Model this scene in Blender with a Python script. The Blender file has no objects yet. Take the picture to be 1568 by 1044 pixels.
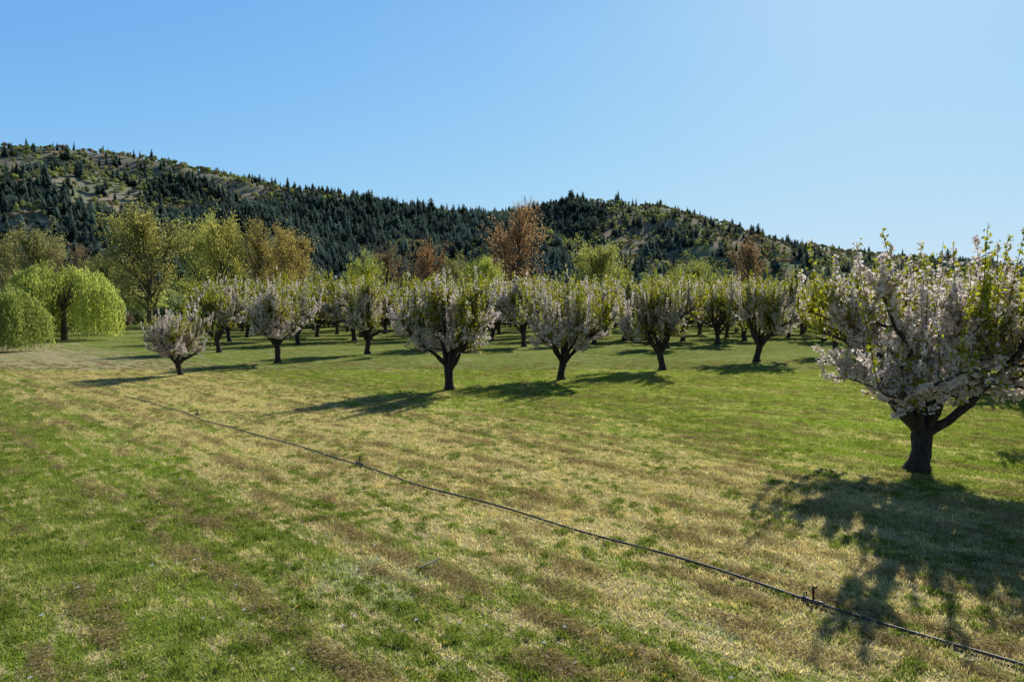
import bpy, math, random
import numpy as np
from mathutils import Vector, noise as mnoise
rng=np.random.default_rng(7)
random.seed(7)
S=bpy.context.scene
COL=S.collection

# ------------------------------------------------------------------ helpers
def smooth(a,b,x):
    t=np.clip((x-a)/(b-a),0,1); return t*t*(3-2*t)
def nz(x,y,z=0.0): return mnoise.noise(Vector((x,y,z)))

def build_mesh(name,V,parts,mats,smooth_mats=()):
    me=bpy.data.meshes.new(name)
    V=np.asarray(V,dtype=np.float32)
    me.vertices.add(len(V)); me.vertices.foreach_set('co',V.ravel())
    loops=[];starts=[];tot=0;mi=[];tn=[];sm=[]
    for F,m,t in parts:
        F=np.asarray(F,dtype=np.int32)
        if len(F)==0: continue
        k=F.shape[1]
        loops.append(F.ravel()); starts.append(tot+np.arange(len(F))*k); tot+=len(F)*k
        mi.append(np.full(len(F),m,np.int32)); sm.append(np.full(len(F),m in smooth_mats))
        tn.append(np.asarray(t,np.float32) if t is not None else rng.random(len(F)).astype(np.float32))
    loops=np.concatenate(loops); starts=np.concatenate(starts).astype(np.int32)
    me.loops.add(len(loops)); me.loops.foreach_set('vertex_index',loops)
    me.polygons.add(len(starts)); me.polygons.foreach_set('loop_start',starts)
    me.polygons.foreach_set('material_index',np.concatenate(mi))
    me.polygons.foreach_set('use_smooth',np.concatenate(sm))
    a=me.attributes.new('tint','FLOAT','FACE'); a.data.foreach_set('value',np.concatenate(tn))
    for m in mats: me.materials.append(m)
    me.update(calc_edges=True); me.validate()
    return me

class Acc:
    def __init__(s): s.V=[];s.n=0;s.P={}
    def add(s,V,F,m,t=None):
        V=np.asarray(V,float);F=np.asarray(F,int)
        if len(F)==0:return
        s.V.append(V); k=F.shape[1]
        if t is None: t=rng.random(len(F))
        s.P.setdefault((m,k),[]).append((F+s.n,t)); s.n+=len(V)
    def tube(s,P,R,n,m):
        P=np.asarray(P,float);R=np.asarray(R,float)
        T=np.gradient(P,axis=0); T/=np.linalg.norm(T,axis=1)[:,None]+1e-9
        ref=np.array([0,0,1.0]) if abs(T[0,2])<0.9 else np.array([1.0,0,0])
        U=np.cross(T,ref);U/=np.linalg.norm(U,axis=1)[:,None]+1e-9
        W=np.cross(T,U)
        a=np.arange(n)*2*math.pi/n
        V=P[:,None]+R[:,None,None]*(np.cos(a)[None,:,None]*U[:,None]+np.sin(a)[None,:,None]*W[:,None])
        i=np.arange(len(P)-1)[:,None]*n; j=np.arange(n)[None]; j2=(j+1)%n
        F=np.stack([i+j,i+j2,i+n+j2,i+n+j],-1).reshape(-1,4)
        s.add(V.reshape(-1,3),F,m)
    def leaves(s,C,L,W,m,up=0.0,D=None,t=None):
        n=len(C)
        if n==0:return
        if D is None:
            D=rng.normal(size=(n,3)); D[:,2]+=up
        D=D/(np.linalg.norm(D,axis=1)[:,None]+1e-9)
        B=np.cross(D,rng.normal(size=(n,3)));B/=np.linalg.norm(B,axis=1)[:,None]+1e-9
        L=np.broadcast_to(L,(n,))[:,None]*rng.uniform(.7,1.3,(n,1));W=np.broadcast_to(W,(n,))[:,None]*rng.uniform(.7,1.3,(n,1))
        V=np.stack([C-D*L/2,C+B*W/2+D*L*.05,C+D*L/2,C-B*W/2+D*L*.05],1).reshape(-1,3)
        s.add(V,np.arange(4*n).reshape(n,4),m,t)
    def mesh(s,name,mats,sm=()):
        parts=[(np.concatenate([f for f,_ in v]),k[0],np.concatenate([t for _,t in v])) for k,v in s.P.items()]
        return build_mesh(name,np.concatenate(s.V),parts,mats,sm)

def obj(name,me,loc=(0,0,0),rot=0,scale=(1,1,1),parent=None,color=None):
    o=bpy.data.objects.new(name,me); COL.objects.link(o)
    o.location=loc; o.rotation_euler=(0,0,rot); o.scale=scale
    if parent: o.parent=parent
    if color: o.color=(*color,1)
    return o

def unit(v): return v/(np.linalg.norm(v)+1e-9)
def grow(p,d,L,n,up=0.0,wob=0.1,minz=-9):
    p=np.array(p,float);d=unit(np.array(d,float));P=[p.copy()]
    for i in range(n):
        d=d+np.array([0,0,up/n])+rng.normal(size=3)*wob
        d[2]=max(d[2],minz);d=unit(d)
        p=p+d*L/n;P.append(p.copy())
    return np.array(P)
def along(P,t):
    f=t*(len(P)-1);i=min(int(f),len(P)-2);return P[i]+(P[i+1]-P[i])*(f-i),unit(P[i+1]-P[i])
def dirv(az,el): return np.array([math.cos(az)*math.cos(el),math.sin(az)*math.cos(el),math.sin(el)])

# ------------------------------------------------------------------ materials
def newmat(name):
    m=bpy.data.materials.new(name);m.use_nodes=True;nt=m.node_tree;nt.nodes.clear()
    return m,nt,nt.nodes.new('ShaderNodeOutputMaterial')
def N(nt,t,**k):
    n=nt.nodes.new(t)
    for a,b in k.items(): setattr(n,a,b)
    return n
def mixc(nt,f,a,b,bt='MIX'):
    n=N(nt,'ShaderNodeMix',data_type='RGBA',blend_type=bt)
    for s,v in ((n.inputs[0],f),(n.inputs[6],a),(n.inputs[7],b)):
        if hasattr(v,'links'): nt.links.new(v,s)
        elif isinstance(v,(int,float)): s.default_value=v
        else: s.default_value=(*v,1)
    return n.outputs[2]
def math_(nt,op,a,b=0.0,c=None,clamp=False):
    n=N(nt,'ShaderNodeMath',operation=op,use_clamp=clamp)
    for i,v in enumerate((a,b,c)):
        if v is None: continue
        if hasattr(v,'links'): nt.links.new(v,n.inputs[i])
        else: n.inputs[i].default_value=v
    return n.outputs[0]
def maprange(nt,v,a,b,c=0.0,d=1.0):
    n=N(nt,'ShaderNodeMapRange',interpolation_type='SMOOTHSTEP');nt.links.new(v,n.inputs[0])
    for i,x in enumerate((a,b,c,d)): n.inputs[i+1].default_value=x
    return n.outputs[0]
def noise_(nt,vec,scale,detail=3,rough=.55):
    n=N(nt,'ShaderNodeTexNoise');n.inputs['Scale'].default_value=scale;n.inputs['Detail'].default_value=detail;n.inputs['Roughness'].default_value=rough
    if vec is not None: nt.links.new(vec,n.inputs['Vector'])
    return n.outputs['Fac']
def leafy(name,c1,c2,trans=.5,tcol=None,objcol=False,rndobj=0.0):
    m,nt,out=newmat(name)
    at=N(nt,'ShaderNodeAttribute',attribute_name='tint')
    if objcol:
        oi=N(nt,'ShaderNodeObjectInfo')
        base=mixc(nt,at.outputs['Fac'],mixc(nt,1.0,oi.outputs['Color'],c1,'MULTIPLY'),mixc(nt,1.0,oi.outputs['Color'],c2,'MULTIPLY'))
    else: base=mixc(nt,at.outputs['Fac'],c1,c2)
    if rndobj:
        oi=N(nt,'ShaderNodeObjectInfo')
        f=math_(nt,'MULTIPLY_ADD',oi.outputs['Random'],rndobj*2,1-rndobj)
        cmb=N(nt,'ShaderNodeCombineColor')
        for i in range(3): nt.links.new(f,cmb.inputs[i])
        base=mixc(nt,1.0,base,cmb.outputs[0],'MULTIPLY')
    d=N(nt,'ShaderNodeBsdfDiffuse');nt.links.new(base,d.inputs[0])
    t=N(nt,'ShaderNodeBsdfTranslucent')
    tc=mixc(nt,1.0,base,tcol or (1.5,1.5,.8),'MULTIPLY');nt.links.new(tc,t.inputs[0])
    mx=N(nt,'ShaderNodeMixShader');mx.inputs[0].default_value=trans
    nt.links.new(d.outputs[0],mx.inputs[1]);nt.links.new(t.outputs[0],mx.inputs[2])
    nt.links.new(mx.outputs[0],out.inputs[0]);return m
def barkmat(name,c1,c2,scale=14):
    m,nt,out=newmat(name)
    tc=N(nt,'ShaderNodeTexCoord');mp=N(nt,'ShaderNodeMapping');mp.inputs['Scale'].default_value=(1,1,.35)
    nt.links.new(tc.outputs['Object'],mp.inputs[0])
    f=noise_(nt,mp.outputs[0],scale,6,.7)
    c=mixc(nt,maprange(nt,f,.35,.65),c1,c2)
    b=N(nt,'ShaderNodeBsdfPrincipled');b.inputs['Roughness'].default_value=.9;nt.links.new(c,b.inputs[0])
    bp=N(nt,'ShaderNodeBump');bp.inputs['Strength'].default_value=.8;bp.inputs['Distance'].default_value=.03;nt.links.new(f,bp.inputs['Height']);nt.links.new(bp.outputs[0],b.inputs['Normal'])
    nt.links.new(b.outputs[0],out.inputs[0]);return m
def plain(name,c,rough=.6,metal=0):
    m,nt,out=newmat(name)
    tc=N(nt,'ShaderNodeTexCoord');f=noise_(nt,tc.outputs['Object'],9,4)
    cc=mixc(nt,f,tuple(x*.7 for x in c),tuple(min(1,x*1.3) for x in c))
    b=N(nt,'ShaderNodeBsdfPrincipled');b.inputs['Roughness'].default_value=rough;b.inputs['Metallic'].default_value=metal;nt.links.new(cc,b.inputs[0])
    nt.links.new(b.outputs[0],out.inputs[0]);return m

def turf(nt):
    g=N(nt,'ShaderNodeNewGeometry');pos=g.outputs['Position']
    def dot(v):
        n=N(nt,'ShaderNodeVectorMath',operation='DOT_PRODUCT');nt.links.new(pos,n.inputs[0]);n.inputs[1].default_value=v;return n.outputs['Value']
    u=dot((.7071,.7071,0));v=dot((.7071,-.7071,0))
    def uv(a,b,z=0.):
        c=N(nt,'ShaderNodeCombineXYZ');nt.links.new(math_(nt,'MULTIPLY',u,a),c.inputs[0]);nt.links.new(math_(nt,'MULTIPLY',v,b),c.inputs[1]);c.inputs[2].default_value=z;return c.outputs[0]
    big=noise_(nt,pos,.13,2)
    mid=noise_(nt,pos,1.6,4,.7)
    fine=noise_(nt,uv(8,4.5),1,3,.8)
    st1=noise_(nt,uv(1.4,.10),1,3,.65)
    st2=noise_(nt,uv(4.8,.55,3.),1,4,.75)
    grn=mixc(nt,maprange(nt,mid,.38,.62),(.155,.205,.038),(.29,.32,.085))
    grn=mixc(nt,maprange(nt,big,.42,.68),grn,(.23,.31,.05))
    band=math_(nt,'MULTIPLY',maprange(nt,u,3.0,9.5),maprange(nt,u,21,13))
    s=math_(nt,'MULTIPLY',st1,.62)
    for q,k in ((st2,.85),(mid,.42),(fine,.75),(big,.22),(band,.20)): s=math_(nt,'ADD',s,math_(nt,'MULTIPLY',q,k))
    tanm=maprange(nt,s,1.44,1.66)
    tan=mixc(nt,maprange(nt,fine,.3,.7),(.46,.36,.20),(.74,.62,.41))
    c=mixc(nt,math_(nt,'MULTIPLY',tanm,.80),grn,tan)
    br=math_(nt,'MULTIPLY',maprange(nt,st2,.57,.67),maprange(nt,fine,.45,.58))
    c=mixc(nt,math_(nt,'MULTIPLY',br,.42),c,(.22,.155,.075))
    for (px,py,r) in ((-1.9,10.0,.9),(2.6,8.3,.35)):
        n=N(nt,'ShaderNodeVectorMath',operation='DISTANCE');nt.links.new(pos,n.inputs[0]);n.inputs[1].default_value=(px,py,0)
        q=math_(nt,'ADD',n.outputs['Value'],math_(nt,'MULTIPLY',math_(nt,'SUBTRACT',mid,.5),4*r))
        q=math_(nt,'ADD',q,math_(nt,'MULTIPLY',math_(nt,'SUBTRACT',fine,.5),5*r))
        c=mixc(nt,maprange(nt,q,r,r*.4,0,.45),c,(.68,.65,.47))
    return c,fine,mid

ground_mat,nt,out=newmat('mown_turf')
c,fine,mid=turf(nt)
b=N(nt,'ShaderNodeBsdfDiffuse')
nt.links.new(mixc(nt,1.0,c,(.82,.84,.82),'MULTIPLY'),b.inputs[0])
bp=N(nt,'ShaderNodeBump');bp.inputs['Strength'].default_value=.8;bp.inputs['Distance'].default_value=.08
nt.links.new(fine,bp.inputs['Height']);nt.links.new(bp.outputs[0],b.inputs['Normal']);nt.links.new(b.outputs[0],out.inputs[0])

blade_mat,nt,out=newmat('grass_blades')
c,fine,mid=turf(nt)
at=N(nt,'ShaderNodeAttribute',attribute_name='tint')
k=math_(nt,'MULTIPLY_ADD',at.outputs['Fac'],1.0,.75)
cmb=N(nt,'ShaderNodeCombineColor')
for i in range(3): nt.links.new(k,cmb.inputs[i])
c=mixc(nt,1.0,c,cmb.outputs[0],'MULTIPLY')
d=N(nt,'ShaderNodeBsdfDiffuse');t=N(nt,'ShaderNodeBsdfTranslucent');mx=N(nt,'ShaderNodeMixShader');mx.inputs[0].default_value=.5
nt.links.new(c,d.inputs[0]);nt.links.new(mixc(nt,1.0,c,(1.38,1.38,.95),'MULTIPLY'),t.inputs[0]);nt.links.new(d.outputs[0],mx.inputs[1]);nt.links.new(t.outputs[0],mx.inputs[2]);nt.links.new(mx.outputs[0],out.inputs[0])

straw_mat=leafy('dry_clippings',(.18,.125,.055),(.70,.57,.35),.25)
tuft_mat=leafy('green_tuft',(.11,.17,.03),(.24,.31,.07),.45)
bark=barkmat('fruit_bark',(.018,.014,.011),(.065,.05,.04))
twig=barkmat('twig_bark',(.06,.04,.03),(.12,.08,.055))
leafm=leafy('young_leaf',(.19,.23,.03),(.38,.40,.07),.5,(1.7,1.55,.6))
blos=leafy('blossom',(.82,.73,.68),(.95,.91,.88),.5,(1.0,.98,.95))
bud=leafy('wilted_blossom',(.36,.21,.15),(.62,.44,.34),.4,(1.1,1,1))
foli=leafy('spring_foliage',(.75,.75,.75),(1.6,1.6,1.6),.5,(1.4,1.35,.9),objcol=True)
tbark=barkmat('tree_bark',(.06,.045,.035),(.16,.12,.08),3)
ltwig,nt,out=newmat('coloured_twigs')
oi=N(nt,'ShaderNodeObjectInfo');d=N(nt,'ShaderNodeBsdfDiffuse');nt.links.new(mixc(nt,.6,(.13,.08,.05),oi.outputs['Color']),d.inputs[0]);nt.links.new(d.outputs[0],out.inputs[0])

# ------------------------------------------------------------------ fruit trees
def fruit_tree(seed,blossomy=.5,lod=1.0,gap=-.13,minel=0.0):
    """lod<1: fewer, larger leaves for trees seen from far away"""
    global rng
    rng=np.random.default_rng(seed)
    A=Acc();g=1/math.sqrt(lod)
    lean=rng.normal(size=2)*.14
    tp=np.array([lean[0],lean[1],.98])
    tr=np.array([[0,0,-.08],[0.0,0,.05],[.03,.01,.22],[lean[0]*.4+.03,lean[1]*.5,.45],[lean[0]*.8-.02,lean[1]*.9,.75],tp])
    A.tube(tr,[.36,.29,.215,.19,.215,.20],12,0)
    for q in range(5):
        a=rng.random()*6.28;pc,_=along(tr,rng.uniform(.3,.9))
        c0=pc+np.array([math.cos(a)*.13,math.sin(a)*.13,0]);A.tube([c0-[0,0,.14],c0-[0,0,.06],c0+[0,0,.06],c0+[0,0,.14]],[.02,.08,.075,.02],8,0)
    twigs=[];spr=[];sc=[]
    ns=7;az0=rng.random()*6.28
    off=rng.random(3)*50
    for i in range(ns):
        az=az0+i*6.283/ns+rng.normal()*.25;el=math.radians(rng.uniform(44,64))
        st,_=along(tr,rng.uniform(.78,.98))
        L=rng.uniform(2.9,3.5)
        P=grow(st,dirv(az,el),L*.45,5,-.15,.13)
        dd=unit(P[-1]-P[-2]);dd[2]*=.75
        P2=grow(P[-1],dd,L*.55,6,.0,.14,minel)
        sc.append((np.concatenate([P,P2[1:]]),rng.uniform(.10,.135)))
    for i in range(3):
        sc.append((grow(tp,dirv(rng.random()*6.28,math.radians(rng.uniform(62,80))),rng.uniform(2.0,2.8),8,.1,.14),.09))
    for P,r in sc:
        n=len(P);A.tube(P,np.linspace(r,.03,n)*rng.uniform(.85,1.15,n),8,0)
        for j in range(11):
            t=rng.uniform(.30,1.0)
            p,d=along(P,t)
            out=unit(np.array([p[0],p[1],0.0]))
            dd=unit(d*.5+rng.normal(size=3)*.6+out*.35+np.array([0,0,.12]))
            L=rng.uniform(.8,1.55)*(1.15-.35*t)
            Q=grow(p,dd,L,6,.45,.16,-.25)
            if Q[:,2].min()<1.5: continue
            A.tube(Q,np.linspace(.038,.012,7),5,0 if j%2 else 1)
            for q in range(9):
                p2,d2=along(Q,rng.uniform(.1,1))
                tw=grow(p2,d2*.4+rng.normal(size=3)*.6+np.array([0,0,.5]),rng.uniform(.3,.75),4,.5,.18,-.35)
                A.tube(tw,np.linspace(.012,.004,5),3,1)
                if nz(*(tw.mean(0)*1.15+off))>gap: twigs.append(tw)
            for q in range(2):
                p2,d2=along(Q,rng.uniform(.3,1))
                rr=math.hypot(p2[0],p2[1])
                if p2[2]<2.3 and rng.random()<.6: continue
                tall=rng.random()<.25
                top=4.15+.55*nz(p2[0]*.7,p2[1]*.7,seed)+rng.normal()*.25+tall*rng.uniform(.5,1.2)
                top-=max(0,rr-2.6)*.45
                L=min(max(.35,top-p2[2]),2.2)
                tw=grow(p2,np.array([rng.normal()*.14+p2[0]*.05,rng.normal()*.14+p2[1]*.05,1]),L,5,.3,.05)
                A.tube(tw,np.linspace(.014,.005,6),3,1);spr.append(tw)
    def decorate(tw,dens,kind):
        L=np.linalg.norm(tw[-1]-tw[0]);n=int(L*dens*lod+rng.random())
        if n<1:return
        f=rng.random(n)**.85*(len(tw)-1);i=np.minimum(f.astype(int),len(tw)-2)
        C=tw[i]+(tw[i+1]-tw[i])*(f-i)[:,None]
        m=tw.mean(0)
        nv=nz(*(m*.8+off))*1.9+rng.normal()*.25
        pb=np.clip(.37+(3.2-m[2])*.22+nv+(blossomy-.5)*1.2+(.05 if kind=='t' else -.10),.05,.94)
        isb=rng.random(n)<pb
        Cb=C[isb];Cl=C[~isb]
        Lb=Cl+rng.normal(size=Cl.shape)*.04
        A.leaves(Lb,.105*g,.06*g,2,up=.7)
        if len(Cb):
            k=3
            Cb=np.repeat(Cb,k,0)+rng.normal(size=(len(Cb)*k,3))*.036
            w=rng.random(len(Cb))<.14
            A.leaves(Cb[~w],.076*g,.068*g,3)
            A.leaves(Cb[w],.06*g,.05*g,4)
    for tw in twigs: decorate(tw,52,'t')
    for tw in spr: decorate(tw,40,'s')
    return A.mesh('fruit_tree_mesh',[bark,twig,leafm,blos,bud],sm=(0,))
SP=[(11,.58),(23,.55),(35,.36),(47,.5)]
FT=[fruit_tree(*s) for s in SP]+[fruit_tree(11,.64,1.0,-.2,.22)]
FL=[fruit_tree(s,b,.35) for s,b in SP]

def px(x,d): return (x-784)/1045*d
trees=[
 (9.9,16.5,4,1.10,1.12,-1.0),
 (-3.0,32.7,1,1.10,1.02,2.0),(2.7,37.3,3,1.12,.92,3.1),(9.5,43,2,1.22,1.0,1.0),(17.9,49.8,2,1.30,1.08,4.0),(26.5,56,1,1.25,1.05,5.0),(35,63,2,1.25,1.05,.3),
 (-19.4,39.8,0,.76,.68,2.2),(-16.7,48.6,1,1.12,.97,4.4),(-12.3,58,2,1.32,1.05,2.9),
 (-25.8,60,2,1.18,.98,1.7),(-22.6,72,1,1.3,1.1,2.5),
 (1.2,68.5,1,1.4,1.15,3.7),(8.8,73,0,1.4,1.15,.7),(22,73,2,1.4,1.15,5.1),(-6,66,3,1.35,1.1,5.6),(15,66,1,1.35,1.1,2.2),(-17,82,2,1.4,1.1,2.2),
 (24.5,32.5,0,1.08,1.05,1.1),(30.5,38,1,1.15,1.05,5.9),(36,46,3,1.2,1.05,3.3),(32,52,2,1.25,1,.5),(17.5,20.5,3,1.1,1.05,2.6)]
rr=np.random.default_rng(3)
for r,y in enumerate(np.arange(81,132,9.5)):
    for x in np.arange(-.42*y,.85*y+6,7.8):
        trees.append((x+rr.normal()*.7+(r%2)*3,y+rr.normal()*.9,int(rr.integers(0,4)),rr.uniform(1.38,1.62),rr.uniform(1.15,1.3),rr.random()*6.28))
for (x,y,v,h,w,ro) in trees:
    obj('blossoming_fruit_tree',(FT if y<59 else FL)[v],(x,y,0),ro,(w,w,h))

# ------------------------------------------------------------------ generic broadleaf trees
def broad(seed,H,R,clear=.2,el0=35,el1=75,nl=26,leafn=14000,ls=.22,spread=.35,shape='round'):
    global rng
    rng=np.random.default_rng(seed);A=Acc()
    tr=grow((0,0,-.2),(0,0,1),H*.85,10,.2,.045)
    A.tube(tr,np.linspace(H*.03,H*.004,11),8,0)
    ends=[]
    for i in range(nl):
        t=clear+(1-clear)*(i+rng.random())/nl*.98
        p,d=along(tr,t)
        e=(t-clear)/(1-clear)
        if shape=='round': w=math.sin(math.pi*min(1,.22+.78*e))**.7
        else: w=.35+.65*math.sin(math.pi*(.2+.75*e))
        el=math.radians(el0+(el1-el0)*e+rng.normal()*8)
        L=max(R*w/max(.35,math.cos(el))*rng.uniform(.7,1.1),H*.08)
        cap=H*(1.04-.28*rng.random()**1.5)
        L=min(L,max(0,cap-p[2])/max(.2,math.sin(el)),H*.5)
        L=max(L,H*.06)
        P=grow(p,dirv(i*2.4+rng.normal()*.4,el),L,7,.2,.11)
        A.tube(P,np.linspace(H*.011*(1.15-e*.6),H*.002,8),5,0)
        for j in range(9):
            p2,d2=along(P,rng.uniform(.25,1))
            Q=grow(p2,d2+rng.normal(size=3)*.55,L*rng.uniform(.22,.42),4,.25,.12)
            A.tube(Q,np.linspace(H*.0035,H*.0012,5),3,1)
            ends.append(Q)
            for q in range(3):
                p3,d3=along(Q,rng.uniform(.3,1))
                W=grow(p3,d3+rng.normal(size=3)*.5,L*rng.uniform(.12,.22),3,.3,.1)
                A.tube(W,np.linspace(H*.0018,H*.0008,4),3,1);ends.append(W)
    E=np.array([e[rng.integers(1,len(e))] for e in [ends[k] for k in rng.integers(0,len(ends),leafn)]])
    off=rng.random(3)*30
    kf=3.2/R
    keep=np.array([nz(*(e*kf+off))>-.2+rng.normal()*.12 for e in E])
    E=E[keep]+rng.normal(size=(keep.sum(),3))*spread
    A.leaves(E,ls,ls*.7,2)
    return A.mesh('broadleaf_mesh',[tbark,ltwig,foli],sm=(0,))
B_round=[broad(5,12,5.2,leafn=19000),broad(6,12,4.6,clear=.15,leafn=18000),broad(61,12,5.0,clear=.12,el0=25,leafn=18000)]
B_fan=[broad(8,15,4.4,clear=.12,el0=50,el1=82,nl=36,leafn=10000,ls=.2,spread=.25,shape='fan'),broad(9,15,5.2,clear=.1,el0=42,el1=80,nl=36,leafn=12000,ls=.2,spread=.28,shape='fan')]
gold=(.38,.31,.13);orange=(.38,.24,.14);brn=(.28,.22,.15)
def place(name,mesh,H0,W0,pxc,pyt,d,wpx,color,rot=0):
    top=4+(470-pyt)/1045*d; W=wpx/1045*d
    obj(name,mesh,(px(pxc,d),d,0),rot,(W/W0,W/W0,top/H0),color=color)
R0,F0=B_round[0],B_fan[0];R1,F1=B_round[1],B_fan[1];R2=B_round[2]
place('budding_maple_tree',R0,12,10,230,334,105,135,(.31,.30,.12),1)
place('budding_maple_tree',R2,12,9.5,308,350,150,85,(.40,.43,.14),2)
place('budding_maple_tree',R1,12,9.5,352,340,140,85,(.42,.41,.14),3)
place('budding_cottonwood_tree',R1,12,9.5,440,352,130,80,gold,.5)
place('budding_cottonwood_tree',F1,15,10,405,350,145,75,(.40,.35,.14),1.5)
place('budding_cottonwood_tree',F0,15,8.6,647,377,165,62,orange,2.5)
place('budding_cottonwood_tree',F1,15,10,790,324,175,100,(.42,.27,.17),4)
place('budding_cottonwood_tree',F0,15,8.6,1152,370,190,62,(.36,.25,.16),5)
place('budding_maple_tree',R1,12,9.5,735,396,150,60,(.42,.47,.13),4.5)
place('budding_maple_tree',R0,12,10,918,382,150,92,(.35,.37,.13),2.2)
place('budding_maple_tree',R0,12,10,60,360,130,95,(.29,.28,.14),.2)
place('budding_maple_tree',R1,12,9.5,10,370,140,90,(.27,.26,.13),3.2)
place('budding_maple_tree',F1,15,10,118,388,130,75,brn,3.6)
place('budding_maple_tree',F0,15,8.6,592,383,190,60,brn,3.9)
place('budding_maple_tree',R1,12,9.5,470,403,170,70,(.29,.30,.14),1.9)
place('budding_maple_tree',R2,12,9.5,560,402,145,55,(.40,.44,.13),5.9)
place('budding_maple_tree',R0,12,10,1060,405,165,70,(.30,.33,.13),2.9)
place('budding_maple_tree',R2,12,9.5,690,405,170,60,(.29,.30,.14),.9)
place('budding_maple_tree',R0,12,10,170,400,120,80,(.23,.24,.10),.9)

# willow
def willow(seed,H,R,ns=420):
    global rng
    rng=np.random.default_rng(seed);A=Acc()
    tr=grow((0,0,-.2),(0,0,1),H*.45,5,.2,.06);A.tube(tr,np.linspace(H*.05,H*.03,6),9,0)
    for i in range(13):
        el=rng.uniform(.5,1.3);P=grow(tr[-1],dirv(i*2.4,el),H*.5*rng.uniform(.8,1.1),7,-.35,.1);A.tube(P,np.linspace(H*.02,.03,8),5,0)
    # lobes: groups of strands hanging together, with gaps between
    lob=[(rng.random()*6.28,R*math.sqrt(rng.uniform(.05,.85)),rng.uniform(.78,1.08)) for _ in range(26)]
    for i in range(ns):
        la,lr,lh=lob[i%26]
        c=np.array([lr*math.cos(la),lr*math.sin(la)])+rng.normal(size=2)*R*.12
        r=math.hypot(*c);a=math.atan2(c[1],c[0]);r=min(r,R*1.05)
        h=H*(.58+.42*math.sqrt(max(0,1-(r/R)**2)))*lh*rng.uniform(.93,1.03)
        L=rng.uniform(.65,1.0)*(h-.15) if r>R*.35 else rng.uniform(.35,.8)*h
        out=np.array([math.cos(a),math.sin(a),0])
        P=[np.array([r*math.cos(a),r*math.sin(a),h])-out*.7]
        n=9
        for k in range(n): P.append(P[-1]+out*(.32*math.exp(-k*.7))+rng.normal(size=3)*.06+np.array([0,0,-L/n*(0.3+.85*min(1,k/2))]))
        P=np.array(P);P[:,2]=np.maximum(P[:,2],.15);A.tube(P,np.linspace(.02,.008,n+1),3,1)
        m=int(34*L/ H*2.2)+8
        f=rng.random(m)*n;j=np.minimum(f.astype(int),n-1);C=P[j]+(P[j+1]-P[j])*(f-j)[:,None]+rng.normal(size=(m,3))*.14
        D=rng.normal(size=(m,3))*.4;D[:,2]-=1
        A.leaves(C,.36,.11,2,D=D,t=np.clip(rng.normal(.5+.3*math.sin((i%26)*12.9),.2,m),0,1))
    return A.mesh('willow_mesh',[tbark,ltwig,foli],sm=(0,))
W0=willow(71,8.5,6.3,620)
obj('weeping_willow_tree',W0,(px(98,82),82,0),.4,(1.0,1.0,1.05),color=(.37,.42,.13))
obj('weeping_willow_tree',W0,(px(-8,62),62,0),2.4,(.70,.70,.68),color=(.28,.33,.11))

# ------------------------------------------------------------------ hills
def hill_fn():
    A=[(-900,150),(-600,178),(-300,205),(0,230),(100,234),(170,240),(240,250),(340,270),(420,290),(500,303),(600,320),(700,333),(800,350),(900,378),(1000,410),(1100,450),(1150,474)]
    B=[(300,474),(500,420),(650,352),(720,332),(780,331),(840,322),(880,310),(930,314),(1000,322),(1060,334),(1100,351),(1150,369),(1250,388),(1350,400),(1450,412),(1600,430),(1900,450),(2200,474)]
    YA,YB=800.,1050.
    xa=np.array([(a-784)/1045*YA for a,_ in A]);za=np.array([4+(474-b)/1045*YA for _,b in A])
    xb=np.array([(a-784)/1045*YB for a,_ in B]);zb=np.array([4+(474-b)/1045*YB for _,b in B])
    def h(x,y):
        ha=np.interp(x,xa,za);hb=np.interp(x,xb,zb)
        def prof(y,f,r,back):
            t=np.clip((y-f)/(r-f),0,1);u=np.clip((y-r)/back,0,1)
            return (t**1.25)*(1-u*u*(3-2*u)),t
        pa,ta=prof(y,300,YA,600);pb,tb=prof(y,480,YB,600)
        a=ha*pa;b=hb*pb
        return np.maximum(a,b),np.where(a>b,ta,tb)
    return h
hf=hill_fn()
def hill_h(X,Y):
    z,t=hf(X,Y)
    n=np.array([mnoise.fractal(Vector((x*.0065,y*.0045,1.3)),1.0,2.0,5) for x,y in zip(X.ravel(),Y.ravel())]).reshape(X.shape)
    n2=np.array([mnoise.noise(Vector((x*.02,y*.012,7.7))) for x,y in zip(X.ravel(),Y.ravel())]).reshape(X.shape)
    amp=np.clip(z/60,0,1)*(.25+.75*np.sin(np.pi*np.clip(t,0,1)))
    return z+n*26*amp*np.where(t>=.97,.3,1)+n2*6*amp-1.5
xs=np.linspace(-1500,1900,300);ys=np.linspace(280,1650,150)
X,Y=np.meshgrid(xs,ys);Z=hill_h(X,Y)
nx,ny=len(xs),len(ys)
I=(np.arange(ny-1)[:,None]*nx+np.arange(nx-1)[None]).ravel()
F=np.stack([I,I+1,I+nx+1,I+nx],1)
hill_mat,nt,out=newmat('hillside')
g=N(nt,'ShaderNodeNewGeometry');a=noise_(nt,g.outputs['Position'],.012,5);b_=noise_(nt,g.outputs['Position'],.09,5,.7)
c=mixc(nt,maprange(nt,a,.4,.6),(.24,.27,.18),(.46,.37,.29));c=mixc(nt,maprange(nt,b_,.4,.65),c,(.31,.33,.19))
d=N(nt,'ShaderNodeBsdfDiffuse');nt.links.new(c,d.inputs[0]);nt.links.new(d.outputs[0],out.inputs[0])
me=build_mesh('hills_mesh',np.stack([X,Y,Z],-1).reshape(-1,3),[(F,0,None)],[hill_mat],smooth_mats=(0,))
obj('hills',me)
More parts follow.
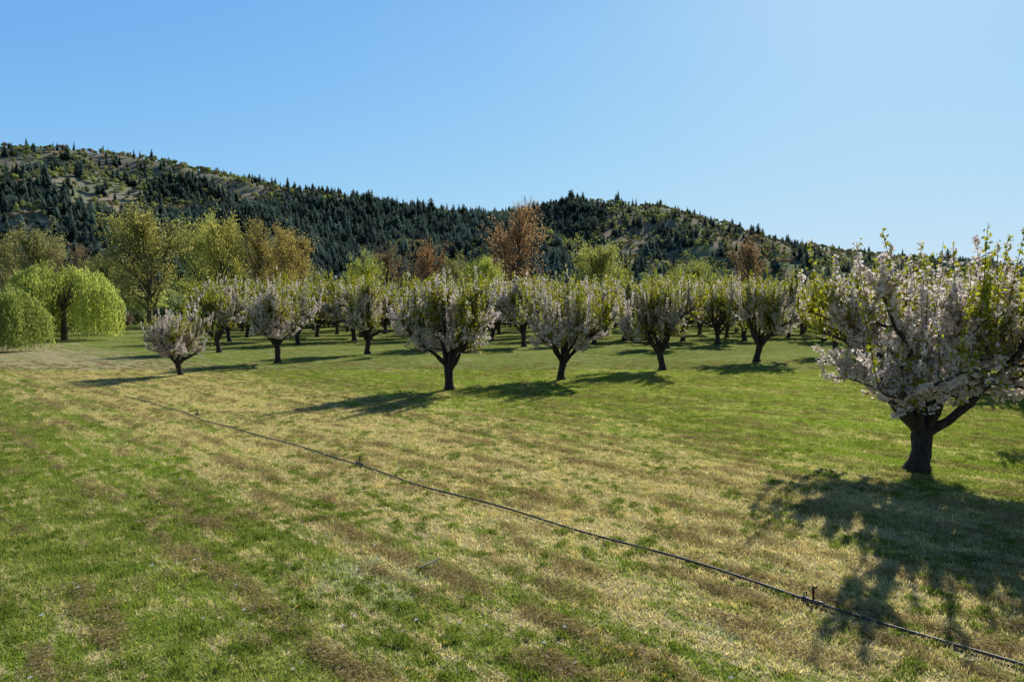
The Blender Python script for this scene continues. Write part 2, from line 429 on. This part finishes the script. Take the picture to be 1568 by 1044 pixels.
def hz(x,y):
    fx=np.clip((x-xs[0])/(xs[1]-xs[0]),0,nx-1.001);fy=np.clip((y-ys[0])/(ys[1]-ys[0]),0,ny-1.001)
    i=fx.astype(int);j=fy.astype(int);u=fx-i;v=fy-j
    return Z[j,i]*(1-u)*(1-v)+Z[j,i+1]*u*(1-v)+Z[j+1,i]*(1-u)*v+Z[j+1,i+1]*u*v

# ------------------------------------------------------------------ instancer
def instancer(name,pos,rot,scl,idx,protos):
    pc=bpy.data.collections.new(name+'_parts')
    for i,(me) in enumerate(protos):
        o=bpy.data.objects.new('%s_part_%02d'%(name,i),me);pc.objects.link(o)
    me=bpy.data.meshes.new(name+'_points');n=len(pos)
    me.vertices.add(n);me.vertices.foreach_set('co',np.asarray(pos,np.float32).ravel())
    a=me.attributes.new('rot','FLOAT_VECTOR','POINT');a.data.foreach_set('vector',np.asarray(rot,np.float32).ravel())
    a=me.attributes.new('scl','FLOAT_VECTOR','POINT');a.data.foreach_set('vector',np.asarray(scl,np.float32).ravel())
    a=me.attributes.new('idx','INT','POINT');a.data.foreach_set('value',np.asarray(idx,np.int32))
    o=obj(name,me)
    ng=bpy.data.node_groups.new(name+'_scatter','GeometryNodeTree')
    ng.interface.new_socket('Geometry',in_out='INPUT',socket_type='NodeSocketGeometry')
    ng.interface.new_socket('Geometry',in_out='OUTPUT',socket_type='NodeSocketGeometry')
    gi=ng.nodes.new('NodeGroupInput');go=ng.nodes.new('NodeGroupOutput')
    ci=ng.nodes.new('GeometryNodeCollectionInfo');ci.inputs['Collection'].default_value=pc;ci.inputs['Separate Children'].default_value=True;ci.inputs['Reset Children'].default_value=True
    ip=ng.nodes.new('GeometryNodeInstanceOnPoints');ip.inputs['Pick Instance'].default_value=True
    def na(nm,dt):
        q=ng.nodes.new('GeometryNodeInputNamedAttribute');q.data_type=dt;q.inputs['Name'].default_value=nm;return q.outputs['Attribute']
    L=ng.links.new
    L(gi.outputs[0],ip.inputs['Points']);L(ci.outputs[0],ip.inputs['Instance']);L(na('idx','INT'),ip.inputs['Instance Index'])
    L(na('rot','FLOAT_VECTOR'),ip.inputs['Rotation']);L(na('scl','FLOAT_VECTOR'),ip.inputs['Scale']);L(ip.outputs[0],go.inputs[0])
    md=o.modifiers.new('scatter','NODES');md.node_group=ng
    return o

# forest prototypes
conm=leafy('conifer_needles_hazed',(.125,.19,.165),(.23,.30,.245),.3,(1,1,1),rndobj=.5)  # needle colours lightened, aerial haze painted into them
decm=[leafy('hill_leaf_yellowgreen_hazed',(.40,.44,.18),(.54,.57,.25),.35,(1.2,1.2,.8),rndobj=.3),  # leaf colours lightened as well, standing in for distance haze
      leafy('hill_leaf_olive_hazed',(.28,.33,.18),(.39,.43,.23),.3,(1.2,1.2,.8),rndobj=.3),
      leafy('hill_leaf_brown_hazed',(.37,.30,.23),(.49,.40,.31),.3,(1.1,1.1,.9),rndobj=.3)]
def conifer(seed,wd=1.0,irr=.2):
    global rng
    rng=np.random.default_rng(seed);A=Acc();H=18.
    A.tube([[0,0,-1],[0,0,H*.5],[0,0,H]],[.3,.2,.04],5,1)
    V=[];
    for z in np.arange(1.6,H,.6):
        r=(1-z/H)**.6*4.0*wd*rng.uniform(.65,1.2)+.15
        nb=9 if z<H*.7 else 6
        for k in range(nb):
            a=k*6.283/nb+rng.random()*.8;rr=r*rng.uniform(.6-irr,1.15+irr);w=rr*.4+.1
            ca,sa=math.cos(a),math.sin(a)
            V+= [[0,0,z+.35],[ca*rr*.6-sa*w,sa*rr*.6+ca*w,z-.1*rr],[ca*rr,sa*rr,z-.28*rr],[ca*rr*.6+sa*w,sa*rr*.6-ca*w,z-.1*rr]]
    n=len(V)//4;A.add(V,np.arange(4*n).reshape(n,4),0)
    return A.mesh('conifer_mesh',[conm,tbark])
def shrubtree(seed,m,H=9.,R=3.6,n=650):
    global rng
    rng=np.random.default_rng(seed);A=Acc()
    A.tube([[0,0,-1],[0,0,H*.35],[.2,0,H*.7]],[.25,.18,.06],5,1)
    cl=[]
    for i in range(16):
        v=rng.normal(size=3);v/=np.linalg.norm(v);cl.append(v*np.array([R*.65,R*.65,H*.27])*rng.uniform(.5,1)+np.array([0,0,H*.6]))
    cl=np.array(cl);C=cl[rng.integers(0,16,n)]
    D=rng.normal(size=(n,3));D/=np.linalg.norm(D,axis=1)[:,None]
    A.leaves(C+D*R*.32*rng.uniform(.6,1.05,(n,1)),.75,.6,0)
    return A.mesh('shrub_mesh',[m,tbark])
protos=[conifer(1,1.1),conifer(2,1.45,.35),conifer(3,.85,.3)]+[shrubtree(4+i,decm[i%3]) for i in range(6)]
R_=np.random.default_rng(99)
n=200000
fx=R_.uniform(-1000,1150,n);fy=R_.uniform(300,1180,n)
z=hz(fx,fy)
vis=np.abs(fx)<fy*.95+80
zb,tb_=hf(fx,fy)
m1=np.array([mnoise.fractal(Vector((x*.008,y*.006,4.)),1.0,2.0,4) for x,y in zip(fx,fy)])
m2=np.array([mnoise.noise(Vector((x*.02,y*.014,14.))) for x,y in zip(fx,fy)])
m3=np.array([mnoise.noise(Vector((x*.045,y*.03,24.))) for x,y in zip(fx,fy)])
ang=fx/fy
openA=smooth(-.42,-.62,ang)*smooth(30,90,z)*.74
openB=smooth(.06,.16,ang)*.70+smooth(.3,.45,ang)*.08
ridge=smooth(.90,.97,tb_)*.42*smooth(1000,400,fx)
openness=np.clip(.12+openA+openB+ridge+m1*.85,0,1)
con=(R_.random(n)>np.clip(.12+openness*1.05+m2*.5+m3*.4,0.03,.92))
dens=np.where(con,.95,.28+.55*(m3>-.05))*np.where(openness>.6,.42,1)
keep=vis&(z>1.5)&(R_.random(n)<dens*.6)
fx,fy,z,con=fx[keep],fy[keep],z[keep],con[keep];k=len(fx)
idx=np.where(con,R_.integers(0,3,k),3+R_.choice([0,1,2,3,4,5],k,p=[.2,.24,.12,.15,.2,.09]))
s=np.where(con,R_.uniform(.34,.78,k)+(R_.random(k)<.07)*.35,R_.uniform(.4,.9,k))
scl=np.stack([s*R_.uniform(.8,1.4,k),s*R_.uniform(.8,1.4,k),s],1)
rot=np.stack([R_.normal(size=k)*.03,R_.normal(size=k)*.03,R_.uniform(0,6.28,k)],1)
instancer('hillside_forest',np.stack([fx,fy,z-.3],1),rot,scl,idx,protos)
n=1500
wx=R_.uniform(-330,330,n);wy=R_.uniform(150,330,n)
near=(wy<175)&(R_.random(n)<.3)
keep=(np.abs(wx)<wy*1.1)&~near;wx,wy=wx[keep],wy[keep];k=len(wx)
con=R_.random(k)<.10
idx=np.where(con,R_.integers(0,3,k),3+R_.choice([0,1,2,3,4,5],k,p=[.16,.28,.12,.13,.20,.11]))
s=np.where(con,R_.uniform(.5,.8,k),R_.uniform(.7,1.2,k))
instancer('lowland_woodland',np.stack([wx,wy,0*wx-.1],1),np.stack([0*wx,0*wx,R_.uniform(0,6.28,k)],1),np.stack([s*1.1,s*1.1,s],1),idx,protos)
n=420
wx=R_.uniform(-130,150,n);wy=138+R_.normal(size=n)*3+np.maximum(0,-wx-40)*-.35
k=n;s=R_.uniform(.3,.6,k)
instancer('hedgerow',np.stack([wx,wy,0*wx-.8],1),np.stack([0*wx,0*wx,R_.uniform(0,6.28,k)],1),np.stack([s*1.2,s*1.2,s],1),3+R_.choice([1,2,4],k),protos)

# ------------------------------------------------------------------ ground
gs=5000
me=build_mesh('ground_mesh',[[-gs,-gs,0],[gs,-gs,0],[gs,gs,0],[-gs,gs,0]],[(np.array([[0,1,2,3]]),0,None)],[ground_mat])
obj('grass_ground',me)
def grass_tile(seed,n=5600,s=2.0,h=.048):
    global rng
    rng=np.random.default_rng(seed)
    B=np.stack([rng.uniform(-s/2-.1,s/2+.1,n),rng.uniform(-s/2-.1,s/2+.1,n),np.zeros(n)],1)
    a=rng.uniform(0,6.28,n);w=rng.uniform(.004,.009,n)
    hh=h*rng.uniform(.4,1.7,n);ln=rng.uniform(.1,1.1,n)*hh;la=rng.uniform(0,6.28,n)
    side=np.stack([np.cos(a),np.sin(a),0*a],1)*w[:,None]
    tip=B+np.stack([np.cos(la)*ln,np.sin(la)*ln,hh],1)
    V=np.stack([B-side,B+side,tip],1).reshape(-1,3)
    return build_mesh('grass_tile_mesh',V,[(np.arange(3*n).reshape(n,3),0,None)],[blade_mat])
tiles=[grass_tile(i) for i in range(101,105)]
gx,gy=np.meshgrid(np.arange(-44,50,2.0),np.arange(4,44,2.0));gx=gx.ravel();gy=gy.ravel()
kp=np.abs(gx)<gy*.80+4;gx,gy=gx[kp],gy[kp];k=len(gx)
instancer('mown_grass',np.stack([gx,gy,0*gx],1),np.stack([0*gx,0*gx,R_.integers(0,4,k)*math.pi/2],1),np.ones((k,3)),R_.integers(0,4,k),tiles)
def clump(seed,n,rx,ry,h,L,w,mat,upr):
    global rng
    rng=np.random.default_rng(seed);A=Acc()
    C=rng.normal(size=(n,3))*np.array([rx,ry,0]);C[:,2]=rng.uniform(.01,h,n)*np.exp(-(C[:,0]/rx)**2/3-(C[:,1]/ry)**2/3)
    D=rng.normal(size=(n,3));D[:,2]=D[:,2]*.35+upr
    A.leaves(C,L,w,0,D=D);return A.mesh('clump_mesh',[mat])
cl=[clump(201+i,110,.08,.24,.11,.09,.013,straw_mat,0) for i in range(3)]+[clump(211+i,90,.07,.08,.05,.10,.014,tuft_mat,1.2) for i in range(3)]
P=[];
for r in range(22000):
    d=4+R_.random()**.8*46;x=R_.uniform(-.8,.8)*d;y=d
    u=(x+y)*.7071;v=(x-y)*.7071
    ur=round(u/.8)*.8+R_.normal()*.14
    if nz(ur*.9,v*.35,5.)+.4*nz(ur*3,v*1.3,9.)<.11-.13*(6<u<20): continue
    u=ur;x=(u+v)*.7071;y=(u-v)*.7071
    P.append((x,y,R_.normal()*.4,R_.uniform(.22,.9),int(R_.integers(0,3))))
for r in range(8000):
    d=5+R_.random()**.8*40;x=R_.uniform(-.8,.8)*d;y=d
    if nz(x*.5,y*.5,25.)<-.05: continue
    P.append((x,y,R_.random()*6.28,R_.uniform(.3,.95),3+int(R_.integers(0,3))))
P=np.array(P);k=len(P)
rz=np.where(P[:,4]<3,P[:,2]-math.radians(135),P[:,2])
instancer('grass_clippings',np.stack([P[:,0],P[:,1],0*P[:,0]+.012],1),np.stack([0*rz,0*rz,rz],1),np.repeat(P[:,3:4],3,1),P[:,4],cl)
fl_y=plain('dandelion_yellow',(.75,.55,.03));fl_w=plain('daisy_white',(.75,.75,.72))
def flower(m,r):
    A=Acc();a=np.arange(7)*6.283/7
    for q in a: 
        A.add([[0,0,.06],[math.cos(q-.3)*r,math.sin(q-.3)*r,.066],[math.cos(q)*r*1.4,math.sin(q)*r*1.4,.062],[math.cos(q+.3)*r,math.sin(q+.3)*r,.066]],[[0,1,2,3]],0)
    A.tube([[0,0,0],[0,0,.06]],[.003,.002],4,1);return A.mesh('flower_mesh',[m,tuft_mat])
n=460;d=5.5+R_.random(n)**1.3*35;x=R_.uniform(-.8,.45,n)*d
keep=np.array([nz(a*.25,b*.25,40.)>-.05 for a,b in zip(x,d)]);x,d=x[keep],d[keep];k=len(x)
instancer('wildflowers',np.stack([x,d,0*x],1),np.zeros((k,3)),np.ones((k,3))*R_.uniform(.9,1.7,(k,1)),(R_.random(k)<.4).astype(int),[flower(fl_y,.016),flower(fl_w,.016)])

# ------------------------------------------------------------------ irrigation pipe
pipe_m=plain('pipe_aluminium_weathered',(.085,.08,.072),.55,.1);brass=plain('sprinkler_brass',(.10,.07,.04),.45,.6)
A=Acc();rng=np.random.default_rng(5)
t=np.linspace(0,1,90)
p0=np.array([12.0,1.1,0]);p1=np.array([-17.2,30.3,0])
P=p0+(p1-p0)*t[:,None];w=.05*np.sin(t*23)+.03*np.sin(t*61+1);P[:,0]+=w;P[:,1]+=w;P[:,2]=.045+.008*np.sin(t*47)
A.tube(P,np.full(90,.019),10,0)
spr=[(4.05,9.0),(-3.85,17.1),(-11.6,25.0)]
for (x,y) in spr:
    q=np.array([x,y,.045]);dv=np.array([-.7071,.7071,0])
    A.tube([q-dv*.16,q-dv*.15,q-dv*.06,q-dv*.05,q+dv*.05,q+dv*.06,q+dv*.15,q+dv*.16],[.019,.034,.034,.028,.028,.034,.034,.019],12,0)
    A.tube([q,q+[0,0,.10],q+[0,0,.11],q+[0,0,.15]],[.014,.014,.022,.022],8,1)
    A.tube([q+[0,0,.15],q+[0,0,.17],q+[0,0,.20],q+[0,0,.21]],[.008,.02,.016,.004],8,1)
    A.tube([q+[0,0,.17],q+[.05,.02,.19],q+[.07,.03,.205]],[.011,.010,.007],6,1)
    A.tube([q+[-.0,0,.185],q+[-.05,.01,.20],q+[-.06,.02,.17]],[.004,.004,.008],6,1)
    A.tube([q+[.10,-.06,-.05],q+[.10,-.06,.0],q+[-.09,.07,.0],q+[-.09,.07,-.05]],[.012]*4,6,0)
    a=np.linspace(0,6.283,13)
    A.tube([q+dv*.12+[math.cos(b)*.05*.7+.03,math.cos(b)*.05*.7+.03,.05+math.sin(b)*.035] for b in a],[.009]*13,5,0)
obj('irrigation_pipe',A.mesh('irrigation_pipe_mesh',[pipe_m,brass],sm=(0,1)))
A=Acc();A.tube([[0,0,.04],[.12,.06,.07],[.22,.13,.09],[.30,.16,.13]],[.010,.014,.012,.006],6,0);A.tube([[.12,.06,.07],[.16,.14,.09]],[.007,.004],5,0)
obj('fallen_stick',A.mesh('stick_mesh',[plain('pale_wood',(.55,.47,.35))]),(px(640,10.15),10.15,.02))
A=Acc();A.tube([[0,0,-.3],[0,0,4],[0,0,9.2]],[.16,.14,.11],8,0)
for z in (8.7,):
    A.tube([[-1.1,0,z],[1.1,0,z]],[.06,.06],4,0)
    for x in (-1,-.4,.4,1): A.tube([[x,0,z+.05],[x,0,z+.12],[x,0,z+.22]],[.03,.05,.03],6,0)
obj('utility_pole',A.mesh('utility_pole_mesh',[plain('pole_wood',(.10,.08,.06))],sm=(0,)),(px(88,100),100,0),.3)
A=Acc();rng=np.random.default_rng(6)
xsn=np.arange(-70,100,2.6)
for x in xsn: A.tube([[x,133,-.2],[x,133,1.25]],[.07,.065],6,0)
for z in (.5,1.0): A.tube([[x,132.9,z] for x in xsn],[.05]*len(xsn),4,0)
obj('wooden_rail_fence',A.mesh('fence_mesh',[plain('weathered_rail',(.25,.22,.18))]))

# ------------------------------------------------------------------ light, sky, camera
EL=33.;AZ=29.
sv=Vector((math.sin(math.radians(AZ))*math.cos(math.radians(EL)),math.cos(math.radians(AZ))*math.cos(math.radians(EL)),math.sin(math.radians(EL))))
L=bpy.data.lights.new('sun','SUN');L.energy=5.0;L.angle=math.radians(.5);L.color=(1,.95,.87)
lo=bpy.data.objects.new('sun',L);COL.objects.link(lo);lo.rotation_euler=sv.to_track_quat('Z','Y').to_euler()
w=bpy.data.worlds.new('World');S.world=w;w.use_nodes=True;nt=w.node_tree;nt.nodes.clear()
sk=nt.nodes.new('ShaderNodeTexSky');sk.sky_type='NISHITA';sk.sun_disc=False;sk.sun_elevation=math.radians(EL);sk.sun_rotation=math.radians(AZ);sk.air_density=1.0;sk.dust_density=.3;sk.ozone_density=1.5
sep=nt.nodes.new('ShaderNodeSeparateColor');nt.links.new(sk.outputs[0],sep.inputs[0]);cmb=nt.nodes.new('ShaderNodeCombineColor')
ST=.12
tc=nt.nodes.new('ShaderNodeTexCoord');sx=nt.nodes.new('ShaderNodeSeparateXYZ');nt.links.new(tc.outputs['Generated'],sx.inputs[0])
zen=maprange(nt,sx.outputs[2],.36,.75,1.0,.25)   # sky dimmed towards the zenith, added to cut fill light
beh=maprange(nt,sx.outputs[1],.30,-.30,1.0,.5)  # and dimmed behind the view, added to deepen shadows
zf=math_(nt,'MULTIPLY',zen,beh)
for i,(Mx,kk) in enumerate(((.66,1.5),(.79,2.35),(.93,4.6))):
    e=math_(nt,'EXPONENT',math_(nt,'MULTIPLY',sep.outputs[i],-kk*.11))
    nt.links.new(math_(nt,'MULTIPLY',zf,math_(nt,'MULTIPLY',math_(nt,'SUBTRACT',1.0,e),Mx/ST)),cmb.inputs[i])
bg=nt.nodes.new('ShaderNodeBackground');bg.inputs[1].default_value=ST;wo=nt.nodes.new('ShaderNodeOutputWorld')
nt.links.new(cmb.outputs[0],bg.inputs[0]);nt.links.new(bg.outputs[0],wo.inputs[0])
cam=bpy.data.cameras.new('camera');cam.lens=24;cam.sensor_width=36;cam.clip_end=9000;cam.clip_start=.1
co=bpy.data.objects.new('camera',cam);COL.objects.link(co);co.location=(0,0,4);co.rotation_euler=(math.radians(90-2.85),0,0);S.camera=co
S.view_settings.view_transform='Standard';S.view_settings.look='None';S.view_settings.exposure=0
